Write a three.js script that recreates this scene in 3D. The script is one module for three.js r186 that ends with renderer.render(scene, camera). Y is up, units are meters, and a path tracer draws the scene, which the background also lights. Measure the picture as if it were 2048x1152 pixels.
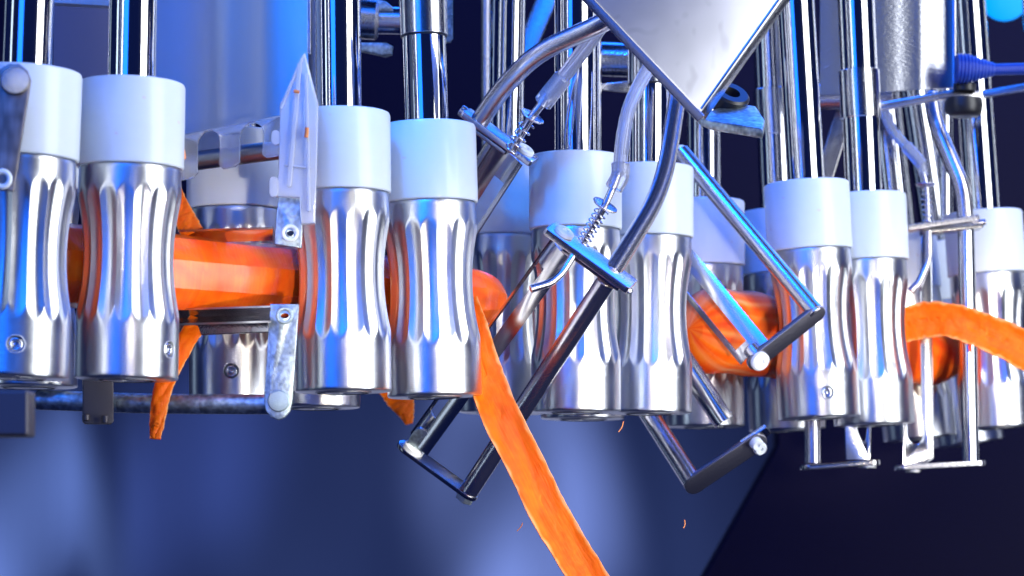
import * as THREE from 'three';
import { mergeGeometries, toCreasedNormals as creased } from 'three/addons/utils/BufferGeometryUtils.js';
import { ImprovedNoise } from 'three/addons/math/ImprovedNoise.js';
import { RectAreaLightUniformsLib } from 'three/addons/lights/RectAreaLightUniformsLib.js';
import { RoundedBoxGeometry } from 'three/addons/geometries/RoundedBoxGeometry.js';
import { Brush, Evaluator, SUBTRACTION } from 'three-bvh-csg';

// ---------------------------------------------------------------- camera, lights, exposure
const W = 1024, H = 576;
const scene = new THREE.Scene();
scene.background = new THREE.Color().setRGB(0.004, 0.009, 0.06);
const CY = 1.1, CZ = 1.0, F = 5500, CX = 1024, HY = 1115;       // photograph is 2048 px wide; F = focal length in its pixels
const camera = new THREE.PerspectiveCamera(2 * Math.atan(576 / F) * 180 / Math.PI, W / H, 0.05, 40);
camera.position.set(0, CY, CZ);
camera.lookAt(0, CY, 0);
camera.setViewOffset(W, H, 0, -269.5, W, H);
camera.focus = 1.0;
camera.userData.fStop = camera.getFocalLength() / 1000 / 0.005;
camera.updateProjectionMatrix();
const renderer = new THREE.WebGLRenderer({ antialias: true });
renderer.setSize(W, H);
renderer.toneMapping = THREE.LinearToneMapping;
renderer.toneMappingExposure = 1;
renderer.shadowMap.enabled = true;
RectAreaLightUniformsLib.init();
function areaLight(name, rgb, intensity, w, h, pos, target) {
  const l = new THREE.RectAreaLight(new THREE.Color().setRGB(...rgb), intensity, w, h);
  l.name = name; l.position.set(...pos); l.lookAt(...target); scene.add(l);
  return l;
}
areaLight('key_softbox', [0.93, 0.97, 1], 7.8, 0.6, 1.5, [0.92, 1.35, 0.55], [0, 1.18, 0]);
areaLight('strip_softbox', [0.65, 0.82, 1], 2.8, 0.1, 1.2, [-0.98, 1.35, 0.42], [0, 1.18, 0]);
areaLight('rim_strip', [0.6, 0.8, 1], 1.1, 0.1, 1.2, [-1.0, 1.35, -0.5], [0, 1.18, 0]);
areaLight('rim_strip_right', [0.85, 0.92, 1], 2.6, 0.08, 1.2, [1.05, 1.35, -0.75], [0.05, 1.18, 0]);
areaLight('blue_panel', [0.01, 0.15, 1], 4.0, 0.5, 1.0, [-0.62, 1.66, 1.2], [0, 1.18, 0]);
areaLight('blue_high_panel', [0.01, 0.18, 1], 6, 1.1, 0.6, [-0.25, 2.15, 0.85], [0, 1.18, 0]);
areaLight('blue_top_panel', [0.015, 0.16, 1], 8, 1.0, 0.45, [0.28, 1.8, -0.5], [0.04, 1.2, -0.05]);
areaLight('front_fill', [0.04, 0.19, 1], 0.8, 1.2, 0.55, [-0.05, 1.08, 1.6], [0, 1.15, 0]);  // added fill with no visible source, for blue mid tones on the metal
areaLight('low_fill', [0.5, 0.58, 1], 0.35, 0.8, 0.5, [0.2, 0.72, 1.2], [0, 1.18, 0]);
areaLight('rear_low_fill', [0.65, 0.7, 1], 0.8, 1.6, 0.2, [0.0, 0.95, -1.1], [0, 1.16, 0]);  // unseen fill added to brighten the spindle undersides
areaLight('wall_foot_fill', [0.6, 0.85, 1], 7.0, 2.0, 0.12, [-0.2, 0.86, -2.25], [0, 1.1, -2.75]);  // unseen light added to brighten the foot of the far wall
function spot(name, rgb, cd, pos, target, deg, soft = 1) {
  const l = new THREE.SpotLight(new THREE.Color().setRGB(...rgb), cd, 0, deg * Math.PI / 180, soft, 2);
  l.name = name; l.position.set(...pos); l.target.position.set(...target); l.shadow.radius = 2; l.castShadow = true; scene.add(l, l.target);
}
spot('blue_spot', [0.0, 0.26, 1], 2.6, [-0.14, 1.62, 0.42], [-0.036, 1.275, 0.01], 5);
spot('blue_rear_spot', [0.0, 0.14, 1], 1.2, [0.02, 1.65, 0.3], [0.1, 1.225, -0.2], 7);
spot('carrot_spot', [1, 0.9, 0.75], 7, [0.1, 1.02, 0.75], [-0.1, 1.198, 0.06], 1.5, 0.5);
spot('carrot_spot_right', [1, 0.88, 0.8], 4.5, [0.2, 1.02, 0.75], [0.09, 1.195, -0.14], 2.4);  // unseen spot added to brighten the second carrot
spot('peel_spot', [1, 0.9, 0.7], 3.4, [0.35, 1.2, 0.8], [0.0, 1.13, 0.02], 7);  // unseen spot added to brighten the long peel
spot('peel_spot_right', [1, 0.9, 0.72], 5, [0.3, 1.15, 0.75], [0.2, 1.192, -0.19], 3.2);  // unseen spot added to brighten the arching peel
spot('wall_spot', [0.85, 1, 0.95], 27.0, [0.04, 0.3, -2.1], [0.02, 1.12, -2.75], 9);  // this and the next two: unseen spots added for pale wall patches
spot('wall_spot_left', [0.4, 0.6, 1], 7.0, [-0.47, 0.3, -2.1], [-0.43, 1.2, -2.75], 7);
spot('wall_spot_corner', [0.7, 0.95, 1], 18.0, [-0.7, 0.3, -2.2], [-0.66, 1.05, -2.75], 8);

// ---------------------------------------------------------------- helpers
const toCreasedNormals = (g, a) => creased(g.scale(1000, 1000, 1000), a).scale(0.001, 0.001, 0.001);   // its vertex welding expects large units
const V = (x, y, z) => new THREE.Vector3(x, y, z);
const P = (x, y, d) => V((x - CX) * d / F, CY + (HY - y) * d / F, CZ - d);
const mm = (px, d) => px * d / F;
const noise = new ImprovedNoise();
const N = (x, y = 0, z = 0) => noise.noise(x + 0.137, y + 0.711, z + 0.393);
let seed = 7;
const rnd = () => { seed = (seed + 0x6d2b79f5) | 0; let t = Math.imul(seed ^ (seed >>> 15), 1 | seed); t = (t + Math.imul(t ^ (t >>> 7), 61 | t)) ^ t; return ((t ^ (t >>> 14)) >>> 0) / 4294967296; };
const used = new Map();
function numbered(n) { const k = used.get(n) ?? 0; used.set(n, k + 1); return k ? n + '_' + String(k).padStart(3, '0') : n; }
function thing(name, label, category, pos, group) {
  const o = new THREE.Group(); o.name = numbered(name); o.position.copy(pos);
  o.userData = { label, category }; if (group) o.userData.group = group;
  scene.add(o); return o;
}
function shadow(m) { m.castShadow = true; m.receiveShadow = true; return m; }
// a part: geometry given in world space, moved to the space of its thing
function part(parent, name, geo, mat, label) {
  let root = parent, off = V(0, 0, 0);
  while (root && root !== scene) { off.add(root.position); root = root.parent; }
  const g = geo.clone().translate(-off.x, -off.y, -off.z);
  const m = shadow(new THREE.Mesh(g, mat)); m.name = name; parent.add(m);
  if (label) m.userData.label = label;
  return m;
}
function lpart(parent, name, geo, mat) { const m = shadow(new THREE.Mesh(geo, mat)); m.name = name; parent.add(m); return m; }
function solo(name, label, category, pos, geo, mat, group) {
  const m = shadow(new THREE.Mesh(geo.clone().translate(-pos.x, -pos.y, -pos.z), mat)); m.name = numbered(name); m.position.copy(pos);
  m.userData = { label, category }; if (group) m.userData.group = group;
  scene.add(m); return m;
}
function struct(name, label, geo, mat) { const m = shadow(new THREE.Mesh(geo, mat)); m.name = name; m.userData = { label, kind: 'structure', category: name.replace(/_/g, ' ') }; scene.add(m); return m; }
function clean(g) {
  const r = g.index ? g.toNonIndexed() : g.clone();
  for (const k of Object.keys(r.attributes)) if (!['position', 'normal', 'uv'].includes(k)) r.deleteAttribute(k);
  return r;
}
const merge = (...gs) => mergeGeometries(gs.flat().map(clean));
function basis(o, u, v, w) { return new THREE.Matrix4().makeBasis(u, v, w).setPosition(o); }
function frame(dir) {          // matrix whose y axis is dir
  return new THREE.Quaternion().setFromUnitVectors(V(0, 1, 0), dir.clone().normalize());
}
function along(geo, p, dir) { return geo.clone().applyQuaternion(frame(dir)).translate(p.x, p.y, p.z); }
function lathe(pts, seg = 48) { return new THREE.LatheGeometry(pts.map(([r, y]) => new THREE.Vector2(r, y)), seg); }
function creasedLathe(pts, seg = 48, a = 0.6) { return toCreasedNormals(lathe(pts, seg), a); }
function tube(pts, r, { seg = 0, rad = 20, tension = 0.5, caps = true } = {}) {
  const c = pts.length === 2 ? new THREE.LineCurve3(pts[0], pts[1]) : new THREE.CatmullRomCurve3(pts, false, 'centripetal', tension);
  const L = c.getLength(), n = seg || (pts.length === 2 ? 2 : Math.max(24, pts.length * 12));
  const g = new THREE.TubeGeometry(c, n, r, rad, false), uv = g.attributes.uv;
  for (let i = 0; i < uv.count; i++) uv.setXY(i, uv.getY(i) * 2 * Math.PI * r, uv.getX(i) * L);
  if (!caps) return clean(g);
  const out = [g];
  for (const t of [0, 1]) {
    const d = c.getTangentAt(t).multiplyScalar(t ? 1 : -1), p = c.getPointAt(t);
    out.push(along(creasedLathe([[r, 0], [r * 0.85, r * 0.15], [0, r * 0.15]], rad), p, d));
  }
  return merge(out);
}
// a bent round bar: straight runs joined by short bends
function bent(pts, r, bend = 0.35, opt = {}) {
  const out = [pts[0]];
  for (let i = 1; i < pts.length - 1; i++) {
    const a = pts[i - 1], b = pts[i], c = pts[i + 1];
    const k = Math.min(a.distanceTo(b), b.distanceTo(c)) * bend;
    const p = b.clone().addScaledVector(a.clone().sub(b).normalize(), k), q = b.clone().addScaledVector(c.clone().sub(b).normalize(), k);
    for (let j = 0; j <= 6; j++) { const t = j / 6; out.push(p.clone().multiplyScalar((1 - t) ** 2).addScaledVector(b, 2 * t * (1 - t)).addScaledVector(q, t * t)); }
  }
  out.push(pts[pts.length - 1]);
  return tube(out, r, { seg: out.length * 5, ...opt });
}
function plate(pts, thick, { bevel = 0.0004, holes = [] } = {}) {       // a flat plate through 3-D points (its front face), thickness going away
  const o = pts[0], u = pts[1].clone().sub(o).normalize(), w = u.clone().cross(pts[2].clone().sub(o)).normalize();
  if (w.z < 0) w.negate();
  const v = w.clone().cross(u);
  const to2 = (p) => { const q = p.clone().sub(o); return new THREE.Vector2(q.dot(u), q.dot(v)); };
  const s = new THREE.Shape(pts.map(to2));
  for (const h of holes) s.holes.push(new THREE.Path(h.map(to2)));
  const g = new THREE.ExtrudeGeometry(s, { depth: thick - 2 * bevel, bevelEnabled: true, bevelThickness: bevel, bevelSize: bevel, bevelOffset: -bevel, bevelSegments: 2, curveSegments: 16 });
  return toCreasedNormals(g.translate(0, 0, -thick + bevel), 0.7).applyMatrix4(basis(o, u, v, w));
}
function stadium(L, wd, n = 12) {           // rounded bar outline along x from 0 to L
  const s = new THREE.Shape(); s.absarc(0, 0, wd / 2, Math.PI / 2, 1.5 * Math.PI, false); s.absarc(L, 0, wd / 2, -Math.PI / 2, Math.PI / 2, false); s.closePath();
  return s;
}
function bar(p0, p1, wd, thick, face, { round = true, holes = [], bevel = 0.0003 } = {}) {     // flat bar; face = direction of its wide face
  const u = p1.clone().sub(p0), L = u.length(); u.normalize();
  const w = face.clone().addScaledVector(u, -face.dot(u)).normalize(), v = w.clone().cross(u);
  let s;
  if (round === true) s = stadium(L, wd);
  else { s = new THREE.Shape(); const c = wd * 0.08, h = wd / 2, e = h; s.moveTo(-e + c, -h); s.lineTo(L + e - c, -h); s.lineTo(L + e, -h + c); s.lineTo(L + e, h - c); s.lineTo(L + e - c, h); s.lineTo(-e + c, h); s.lineTo(-e, h - c); s.lineTo(-e, -h + c); }
  for (const [x, r] of holes) { const h = new THREE.Path(); h.absarc(x, 0, r, 0, 2 * Math.PI, true); s.holes.push(h); }
  const g = new THREE.ExtrudeGeometry(s, { depth: thick - 2 * bevel, bevelEnabled: true, bevelThickness: bevel, bevelSize: bevel, bevelOffset: -bevel, bevelSegments: 2, curveSegments: 14 });
  g.translate(0, 0, -thick / 2 + bevel);
  return toCreasedNormals(g, 0.7).applyMatrix4(basis(p0, u, v, w));
}
// closed curved slab: f(s, t) -> centre point, nrm(s, t) -> unit normal, th = thickness
function slab(f, th, s0, s1, t0, t1, ns, nt, us = 1, vs = 1) {
  const e = 1e-3, pos = [], uv = [], idx = [], at = (i, j, k) => (k * (ns + 1) + i) * (nt + 1) + j;
  const nrm = (s, t) => { const a = f(s + e, t).sub(f(s - e, t)), b = f(s, t + e).sub(f(s, t - e)); return a.cross(b).normalize(); };
  for (let k = 0; k < 2; k++) for (let i = 0; i <= ns; i++) for (let j = 0; j <= nt; j++) {
    const s = s0 + (s1 - s0) * i / ns, t = t0 + (t1 - t0) * j / nt, p = f(s, t), h = typeof th === 'function' ? th(s, t) : th;
    p.addScaledVector(nrm(s, t), (k ? -0.5 : 0.5) * h); pos.push(p.x, p.y, p.z); uv.push(t * us, s * vs);
  }
  for (let i = 0; i < ns; i++) for (let j = 0; j < nt; j++) for (const k of [0, 1]) {
    const a = at(i, j, k), b = at(i + 1, j, k), c = at(i + 1, j + 1, k), d = at(i, j + 1, k);
    if (k === 0) idx.push(a, b, c, a, c, d); else idx.push(a, c, b, a, d, c);
  }
  const side = (a, b) => { const [i, j] = a, [m, n] = b, p = at(i, j, 0), q = at(m, n, 0), r = at(m, n, 1), z = at(i, j, 1); idx.push(p, r, q, p, z, r); };
  for (let i = 0; i < ns; i++) { side([i, 0], [i + 1, 0]); side([i + 1, nt], [i, nt]); }
  for (let j = 0; j < nt; j++) { side([0, j + 1], [0, j]); side([ns, j], [ns, j + 1]); }
  const g = new THREE.BufferGeometry();
  g.setAttribute('position', new THREE.Float32BufferAttribute(pos, 3)); g.setAttribute('uv', new THREE.Float32BufferAttribute(uv, 2)); g.setIndex(idx);
  return toCreasedNormals(g, 0.8);
}

// ---------------------------------------------------------------- textures and materials
function tex(w, h, fn, srgb, rx = 1, ry = 1) {
  const d = new Uint8Array(w * h * 4);
  for (let y = 0; y < h; y++) for (let x = 0; x < w; x++) { const c = fn(x / w, y / h, x, y), o = (y * w + x) * 4; const a = typeof c === 'number' ? [c, c, c] : c; for (let k = 0; k < 3; k++) d[o + k] = Math.max(0, Math.min(255, a[k] * 255)); d[o + 3] = 255; }
  const t = new THREE.DataTexture(d, w, h); t.magFilter = THREE.LinearFilter; t.wrapS = t.wrapT = THREE.RepeatWrapping; t.repeat.set(rx, ry);
  if (srgb) t.colorSpace = THREE.SRGBColorSpace; t.needsUpdate = true; return t;
}
const tn = (u, v, fu, fv, z) => {      // tileable noise
  const a = u * 2 * Math.PI, b = v * 2 * Math.PI;
  return N(Math.cos(a) * fu + 3.1 * z, Math.sin(a) * fu + Math.cos(b) * fv * 1.01 + 11, Math.sin(b) * fv + z * 7.7);
};
const lineVals = Array.from({ length: 512 }, () => rnd());
const lineTex = tex(128, 512, (u, v, x, y) => 0.5 + 0.32 * (lineVals[y] - 0.5) + 0.2 * N(u * 6, y * 0.9, 5) + 0.12 * (rnd() - 0.5), false, 1 / 0.03, 1 / 0.028);
const lineTexV = tex(512, 128, (u, v, x, y) => 0.5 + 0.3 * (lineVals[x] - 0.5) + 0.2 * N(x * 0.9, v * 6, 9) + 0.1 * (rnd() - 0.5), false, 1 / 0.04, 1 / 0.05);
const pitTex = tex(512, 512, () => (rnd() > 0.985 ? 0.2 + 0.3 * rnd() : 0.62 + 0.06 * rnd()), false, 1 / 0.05, 1 / 0.05);
const dentTex = tex(512, 512, (u, v) => 0.5 + 0.35 * tn(u, v, 9, 9, 1) + 0.25 * tn(u, v, 19, 19, 4) + 0.12 * tn(u, v, 38, 38, 7), false, 1 / 0.06, 1 / 0.06);
const smudgeTex = tex(512, 512, (u, v) => { const a = tn(u, v, 2, 2, 2) * 0.5 + tn(u, v, 6, 6, 5) * 0.35 + tn(u, v, 17, 17, 8) * 0.2; return 0.6 + 0.22 * a; }, false, 1 / 0.11, 1 / 0.11);
const turnVals = Array.from({ length: 256 }, () => rnd());
const turnTex = tex(8, 256, (u, v, x, y) => 0.5 + 0.3 * Math.sin(y * Math.PI / 2) + 0.3 * (turnVals[y] - 0.5), false, 1 / 0.03, 1 / 0.026);

const capTex = tex(512, 128, (u, v) => { const st = Math.max(0, N(u * 30, v * 9, 21) - 0.64) * 2.2, g = 0.006 * N(u * 20, v * 8, 5); return [0.91 + g, 0.94 + g - 0.28 * st, 0.96 + g - 0.42 * st]; }, true, 1 / 0.1115, 1 / 0.029);  // milky white with some blue light tint mixed in, plus faint orange stains
const softTex = tex(256, 256, (u, v) => 0.62 + 0.13 * tn(u, v, 1.3, 1.3, 2) + 0.08 * tn(u, v, 3, 3, 9), false, 1 / 0.11, 1 / 0.11);
const zincTex = tex(256, 256, (u, v) => { const a = 0.82 + 0.2 * N(u * 9, v * 9, 3) + 0.18 * N(u * 24, v * 20, 8) - (rnd() > 0.97 ? 0.15 : 0); return [a * 0.97, a, a]; }, true, 1 / 0.03, 1 / 0.03);
const stainTex = tex(256, 512, (u, v) => { const a = 0.8 + 0.16 * N(u * 3, v * 12, 3) + 0.14 * N(u * 6, v * 40, 8) + 0.14 * N(u * 7, v * 5, 6); return [a, a * 0.97, a * 0.95]; }, true, 1 / 0.03, 1 / 0.06);
const smudgeCol = tex(512, 512, (u, v) => { const a = 0.94 + 0.05 * tn(u, v, 2, 2, 2) - 0.18 * Math.max(0, tn(u, v, 4, 4, 13) - 0.3); return [a, a * 0.99, a]; }, true, 1 / 0.11, 1 / 0.11);
const M = {};
const std = (o) => new THREE.MeshStandardMaterial(o), phy = (o) => new THREE.MeshPhysicalMaterial(o), rgb = (r, g, b) => new THREE.Color().setRGB(r, g, b);
M.turned = phy({ name: 'turned_steel', color: rgb(0.68, 0.69, 0.72), metalness: 1, roughness: 0.56, roughnessMap: softTex, anisotropy: 0.65, anisotropyRotation: Math.PI / 2, bumpMap: lineTex, bumpScale: 0.00007 });
M.chrome = std({ name: 'polished_steel', color: rgb(0.74, 0.75, 0.78), metalness: 1, roughness: 0.075, bumpMap: pitTex, bumpScale: 0.00002 });
M.chromeRear = std({ name: 'polished_steel_rear', color: rgb(0.66, 0.67, 0.72), metalness: 1, roughness: 0.1 });
M.sleeve = std({ name: 'sleeve_steel', color: rgb(0.68, 0.69, 0.73), metalness: 1, roughness: 0.16, bumpMap: pitTex, bumpScale: 0.00005 });
M.dark = std({ name: 'groove_shade', color: rgb(0.015, 0.015, 0.02), roughness: 0.6 });  // dark colour for the painted groove shade on the end plugs
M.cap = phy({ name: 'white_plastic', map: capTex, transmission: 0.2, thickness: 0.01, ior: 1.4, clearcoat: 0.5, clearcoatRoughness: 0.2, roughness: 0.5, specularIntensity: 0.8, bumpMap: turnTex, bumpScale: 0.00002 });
M.bar = std({ name: 'bar_steel', color: rgb(0.62, 0.6, 0.64), metalness: 1, roughness: 0.26, bumpMap: dentTex, bumpScale: 0.00004 });
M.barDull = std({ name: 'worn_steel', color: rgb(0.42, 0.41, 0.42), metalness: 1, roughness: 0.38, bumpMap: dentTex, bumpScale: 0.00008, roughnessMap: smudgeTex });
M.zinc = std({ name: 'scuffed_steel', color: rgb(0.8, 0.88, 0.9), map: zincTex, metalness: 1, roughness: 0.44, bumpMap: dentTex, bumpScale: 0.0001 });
M.darkBar = std({ name: 'dark_steel', color: rgb(0.28, 0.27, 0.31), metalness: 1, roughness: 0.36, bumpMap: dentTex, bumpScale: 0.00006 });  // bar steel in a darker even tone
M.blackSteel = std({ name: 'black_steel', color: rgb(0.09, 0.085, 0.1), metalness: 0.8, roughness: 0.5 });  // near black steel for the lug and the block
M.strip = std({ name: 'stained_steel', color: rgb(0.5, 0.47, 0.46), metalness: 1, roughness: 0.55, map: stainTex, bumpMap: lineTexV, bumpScale: 0.00008 });
M.blade = std({ name: 'blade_steel', color: rgb(0.55, 0.53, 0.54), metalness: 1, roughness: 0.2 });
M.sheet = std({ name: 'sheet_steel', color: rgb(0.5, 0.51, 0.55), metalness: 1, roughness: 0.42, map: smudgeCol, bumpMap: lineTexV, bumpScale: 0.00003 });
M.panel = std({ name: 'panel_steel', color: rgb(0.5, 0.52, 0.56), metalness: 1, roughness: 0.4, bumpMap: lineTexV, bumpScale: 0.00002 });
M.hammer = std({ name: 'hammered_steel', color: rgb(0.4, 0.41, 0.46), metalness: 1, roughness: 0.3, bumpMap: dentTex, bumpScale: 0.0001 });
M.screw = phy({ name: 'white_screw', color: rgb(0.75, 0.79, 0.82), roughness: 0.4 });
M.clear = phy({ name: 'clear_plastic', color: rgb(0.97, 0.98, 1), roughness: 0.14, transmission: 0.62, thickness: 0.002, ior: 1.49 });
M.clearThin = phy({ name: 'clear_plastic_sheet', color: rgb(0.9, 0.93, 0.98), roughness: 0.14, transmission: 0.85, thickness: 0.002, ior: 1.49 });
M.hose = phy({ name: 'clear_hose', color: rgb(0.85, 0.87, 0.95), roughness: 0.2, transmission: 0.8, thickness: 0.002, ior: 1.42 });
M.dull = std({ name: 'grey_paint', color: rgb(0.1, 0.1, 0.17), roughness: 0.6 });
M.rubber = std({ name: 'black_rubber', color: rgb(0.012, 0.012, 0.016), roughness: 0.38 });
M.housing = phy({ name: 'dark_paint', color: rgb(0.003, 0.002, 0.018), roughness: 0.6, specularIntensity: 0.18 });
M.wall = std({ name: 'wall_paint', color: rgb(0.026, 0.036, 0.125), roughness: 0.9 });
M.blueHose = std({ name: 'blue_grey_rubber', color: rgb(0.015, 0.05, 0.34), roughness: 0.28 });
// carrot flesh
const carrotTex = (pale, deep, streak) => tex(512, 512, (u, v) => {
  const f = tn(u, v, 3, 3, 3), ring = N(u * 5, v * 130, 8) * 0.5 + N(u * 11, v * 300, 2) * 0.3, p = Math.max(0, N(u * 22 + 3 * v, v * 4, 17) * 0.8 + N(u * 9, v * 3, 29) - 0.2);
  let t = 0.5 + 0.5 * f + 0.35 * ring; const c = deep.map((a, i) => a + (pale[i] - a) * Math.min(1, Math.max(0, t)));
  return c.map((a, i) => a + ([0.98, 0.75, 0.62][i] - a) * Math.min(0.75, p * streak * (0.3 + 0.9 * Math.max(0, f + 0.2))));
}, true);
const peelTex = tex(256, 512, (u, v) => {
  const e = Math.abs(u - 0.5) * 2, edge = Math.max(0, (e - 0.86 + 0.1 * N(v * 40, 3, 1)) * 5), t = 0.5 + 0.35 * N(u * 3, v * 9, 4) + 0.3 * N(u * 6, v * 60, 7) + 0.25 * N(u * 50, v * 8, 2);
  const c = [[0.99, 0.4, 0.02], [1, 0.52, 0.05]], q = [0, 1, 2].map((i) => c[0][i] + (c[1][i] - c[0][i]) * Math.min(1, Math.max(0, t)));
  return q.map((a, i) => a + ([1, 0.8, 0.6][i] - a) * Math.min(0.7, edge));
}, true);
const peelBump = tex(256, 512, (u, v) => 0.5 + 0.5 * N(u * 20, v * 30, 3) + 0.3 * N(u * 8, v * 120, 6), false);
const c1 = carrotTex([1, 0.48, 0.03], [0.97, 0.3, 0.01], 0.16);
const c2 = tex(512, 512, (u, v) => {
  const f = tn(u, v, 3, 3, 3), t = Math.min(1, Math.max(0, 0.5 + 0.6 * f + 0.25 * N(u * 9, v * 60, 8) + 0.2 * N(u * 60, v * 6, 4)));
  let c = [0.93 + 0.07 * t, 0.25 + 0.22 * t, 0.03 + 0.04 * t];
  const du = Math.min(Math.abs(u - 0.25), 1 - Math.abs(u - 0.25)), pinkTop = Math.min(0.8, Math.max(0, (0.15 + 0.05 * N(v * 12, 3, 2) - du) * 9)), fib = Math.max(0, N(u * 34 + 4 * v, v * 3, 17) + 0.15) * Math.max(0, 1 - Math.abs(v - 0.1) * 5) * 0.9;  // pinker band along the top, pale fibres near the stem end
  c = c.map((a, i) => a + ([0.93, 0.52, 0.42][i] - a) * pinkTop); return c.map((a, i) => a + ([0.98, 0.78, 0.66][i] - a) * Math.min(0.8, fib));
}, true, 1, 0.5);
const carrotBump = tex(512, 512, (u, v) => 0.5 + 0.35 * N(u * 12, v * 160, 8) + 0.25 * tn(u, v, 14, 14, 3), false);
M.carrot = phy({ name: 'carrot_flesh', map: c1, roughness: 0.5, specularIntensity: 0.3, clearcoat: 1, clearcoatRoughness: 0.2, bumpMap: carrotBump, bumpScale: 0.0002 });
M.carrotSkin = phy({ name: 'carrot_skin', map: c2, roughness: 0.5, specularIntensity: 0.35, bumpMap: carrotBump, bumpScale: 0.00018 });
M.peel = phy({ name: 'carrot_peel', map: peelTex, roughness: 0.45, specularIntensity: 0.35, bumpMap: peelBump, bumpScale: 0.00012, transmission: 0.3, thickness: 0 });

// ---------------------------------------------------------------- setting
{ // far wall with soft vertical folds, out of focus
  const g = new THREE.PlaneGeometry(5, 3, 240, 120), p = g.attributes.position;
  for (let i = 0; i < p.count; i++) { const x = p.getX(i), y = p.getY(i); p.setZ(i, 0.34 * N(x * 3.0, y * 0.9, 2) + 0.12 * N(x * 6.5, y * 2.2, 6)); }
  g.computeVertexNormals(); g.translate(0, CY, -2.7);
  struct('back_wall', 'pale blue folded wall far behind the machine, out of focus', g, M.wall);
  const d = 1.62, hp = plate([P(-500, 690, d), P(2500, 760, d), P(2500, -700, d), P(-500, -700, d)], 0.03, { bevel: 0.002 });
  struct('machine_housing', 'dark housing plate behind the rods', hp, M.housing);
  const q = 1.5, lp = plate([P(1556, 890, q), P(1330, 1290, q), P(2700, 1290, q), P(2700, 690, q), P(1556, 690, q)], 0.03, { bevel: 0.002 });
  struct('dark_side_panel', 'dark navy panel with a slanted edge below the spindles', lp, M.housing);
}

// ---------------------------------------------------------------- fluted spindles
const SH = 0.1, SR = 0.0171;
function bodyGeo() {
  const nf = 18, seg = nf * 14, rows = [], Rg = (y) => SR - 0.0031 * (1 - ((y - 0.0413) / 0.0228) ** 2);
  rows.push([0, 0.0], [0.0162, 0.0], [SR - 0.0002, 0.0002], [SR, 0.0006]);
  for (let i = 0; i <= 62; i++) rows.push([1, 0.0012 + (0.0708 - 0.0012) * i / 62]);
  rows.push([0.0164, 0.0712], [0, 0.0712]);
  const pos = [], uv = [], idx = [];
  rows.forEach(([r0, y], k) => {
    for (let j = 0; j <= seg; j++) {
      const th = 2 * Math.PI * j / seg; let r = r0;
      if (r0 === 1) { const fl = 2 * Math.PI / nf, ph = ((th + fl / 2) % fl) - fl / 2, a = ph * 0.0152; const r1 = SR - 0.0003 * Math.max(0, (y - 0.062) / 0.009), r2 = Rg(y) + 0.8 * a * a / (2 * 0.0042) + 0.2 * 0.00084 * (0.5 - 0.5 * Math.cos(ph * nf)), hh = Math.max(0.0002 - Math.abs(r1 - r2), 0) / 0.0002; r = Math.min(r1, r2) - hh * hh * 0.0002 / 4; }
      pos.push(r * Math.sin(th), y, r * Math.cos(th)); uv.push(th * SR, r0 === 1 ? y : y + (SR - r));
    }
  });
  for (let k = 0; k < rows.length - 1; k++) for (let j = 0; j < seg; j++) { const a = k * (seg + 1) + j, b = a + 1, c = a + seg + 1, d = c + 1; idx.push(a, b, d, a, d, c); }
  const g = new THREE.BufferGeometry();
  g.setAttribute('position', new THREE.Float32BufferAttribute(pos, 3)); g.setAttribute('uv', new THREE.Float32BufferAttribute(uv, 2)); g.setIndex(idx);
  return toCreasedNormals(g, 0.8);
}
const bodyPlain = bodyGeo();
const SCY = 0.0098;
const bodyHole = (() => {
  const a = new Brush(bodyPlain), b = new Brush(new THREE.CylinderGeometry(0.0027, 0.0027, 0.008, 32).rotateX(Math.PI / 2).translate(0, SCY, SR + 0.0015));
  a.updateMatrixWorld(); b.updateMatrixWorld();
  const ev = new Evaluator(); ev.useGroups = false; ev.attributes = ['position', 'uv', 'normal'];
  return ev.evaluate(a, b, SUBTRACTION).geometry;
})();
const screwGeo = (() => {
  const ring = lathe([[0.0011, -0.0003], [0.0012, 0.0009], [0.0019, 0.0012], [0.0026, 0.0004], [0.0026, -0.0012]], 32);
  const ball = new THREE.SphereGeometry(0.0011, 16, 10).scale(1, 0.6, 1).translate(0, -0.0004, 0);
  return merge(ring, ball).rotateX(Math.PI / 2).translate(0, SCY, SR - 0.0015);
})();
const lipGeo = new THREE.TorusGeometry(0.0029, 0.00022, 10, 40).translate(0, SCY, SR - 0.0001);
{ const p = lipGeo.attributes.position; for (let i = 0; i < p.count; i++) { const x = p.getX(i); p.setZ(i, p.getZ(i) - x * x / (2 * SR)); } lipGeo.computeVertexNormals(); }
const capGeo = creasedLathe([[0.0166, 0.0714], [0.0173, 0.0711], [0.0177, 0.0715], [0.01775, 0.0722], [0.01775, 0.0986], [0.0174, 0.0996], [0.0166, 0.1], [0.0079, 0.1]], 96, 0.5);
{ const uv = capGeo.attributes.uv, p = capGeo.attributes.position; for (let i = 0; i < uv.count; i++) uv.setXY(i, Math.atan2(p.getX(i), p.getZ(i)) * 0.0177, p.getY(i)); }
const plugGeo = creasedLathe([[0, 0.0006], [0.0014, 0.0005], [0.0016, -0.0004], [0.0066, -0.0004], [0.0068, 0], [0.0074, 0], [0.0076, -0.0004], [0.0098, -0.0004], [0.01, -0.00001]], 64, 0.3);
const plugShadeRing = new THREE.TorusGeometry(0.0086, 0.00055, 8, 64).scale(1, 1, 0.35).rotateX(Math.PI / 2).translate(0, -0.0004, 0);  // dark torus ring standing in for the shade of a groove
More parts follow.
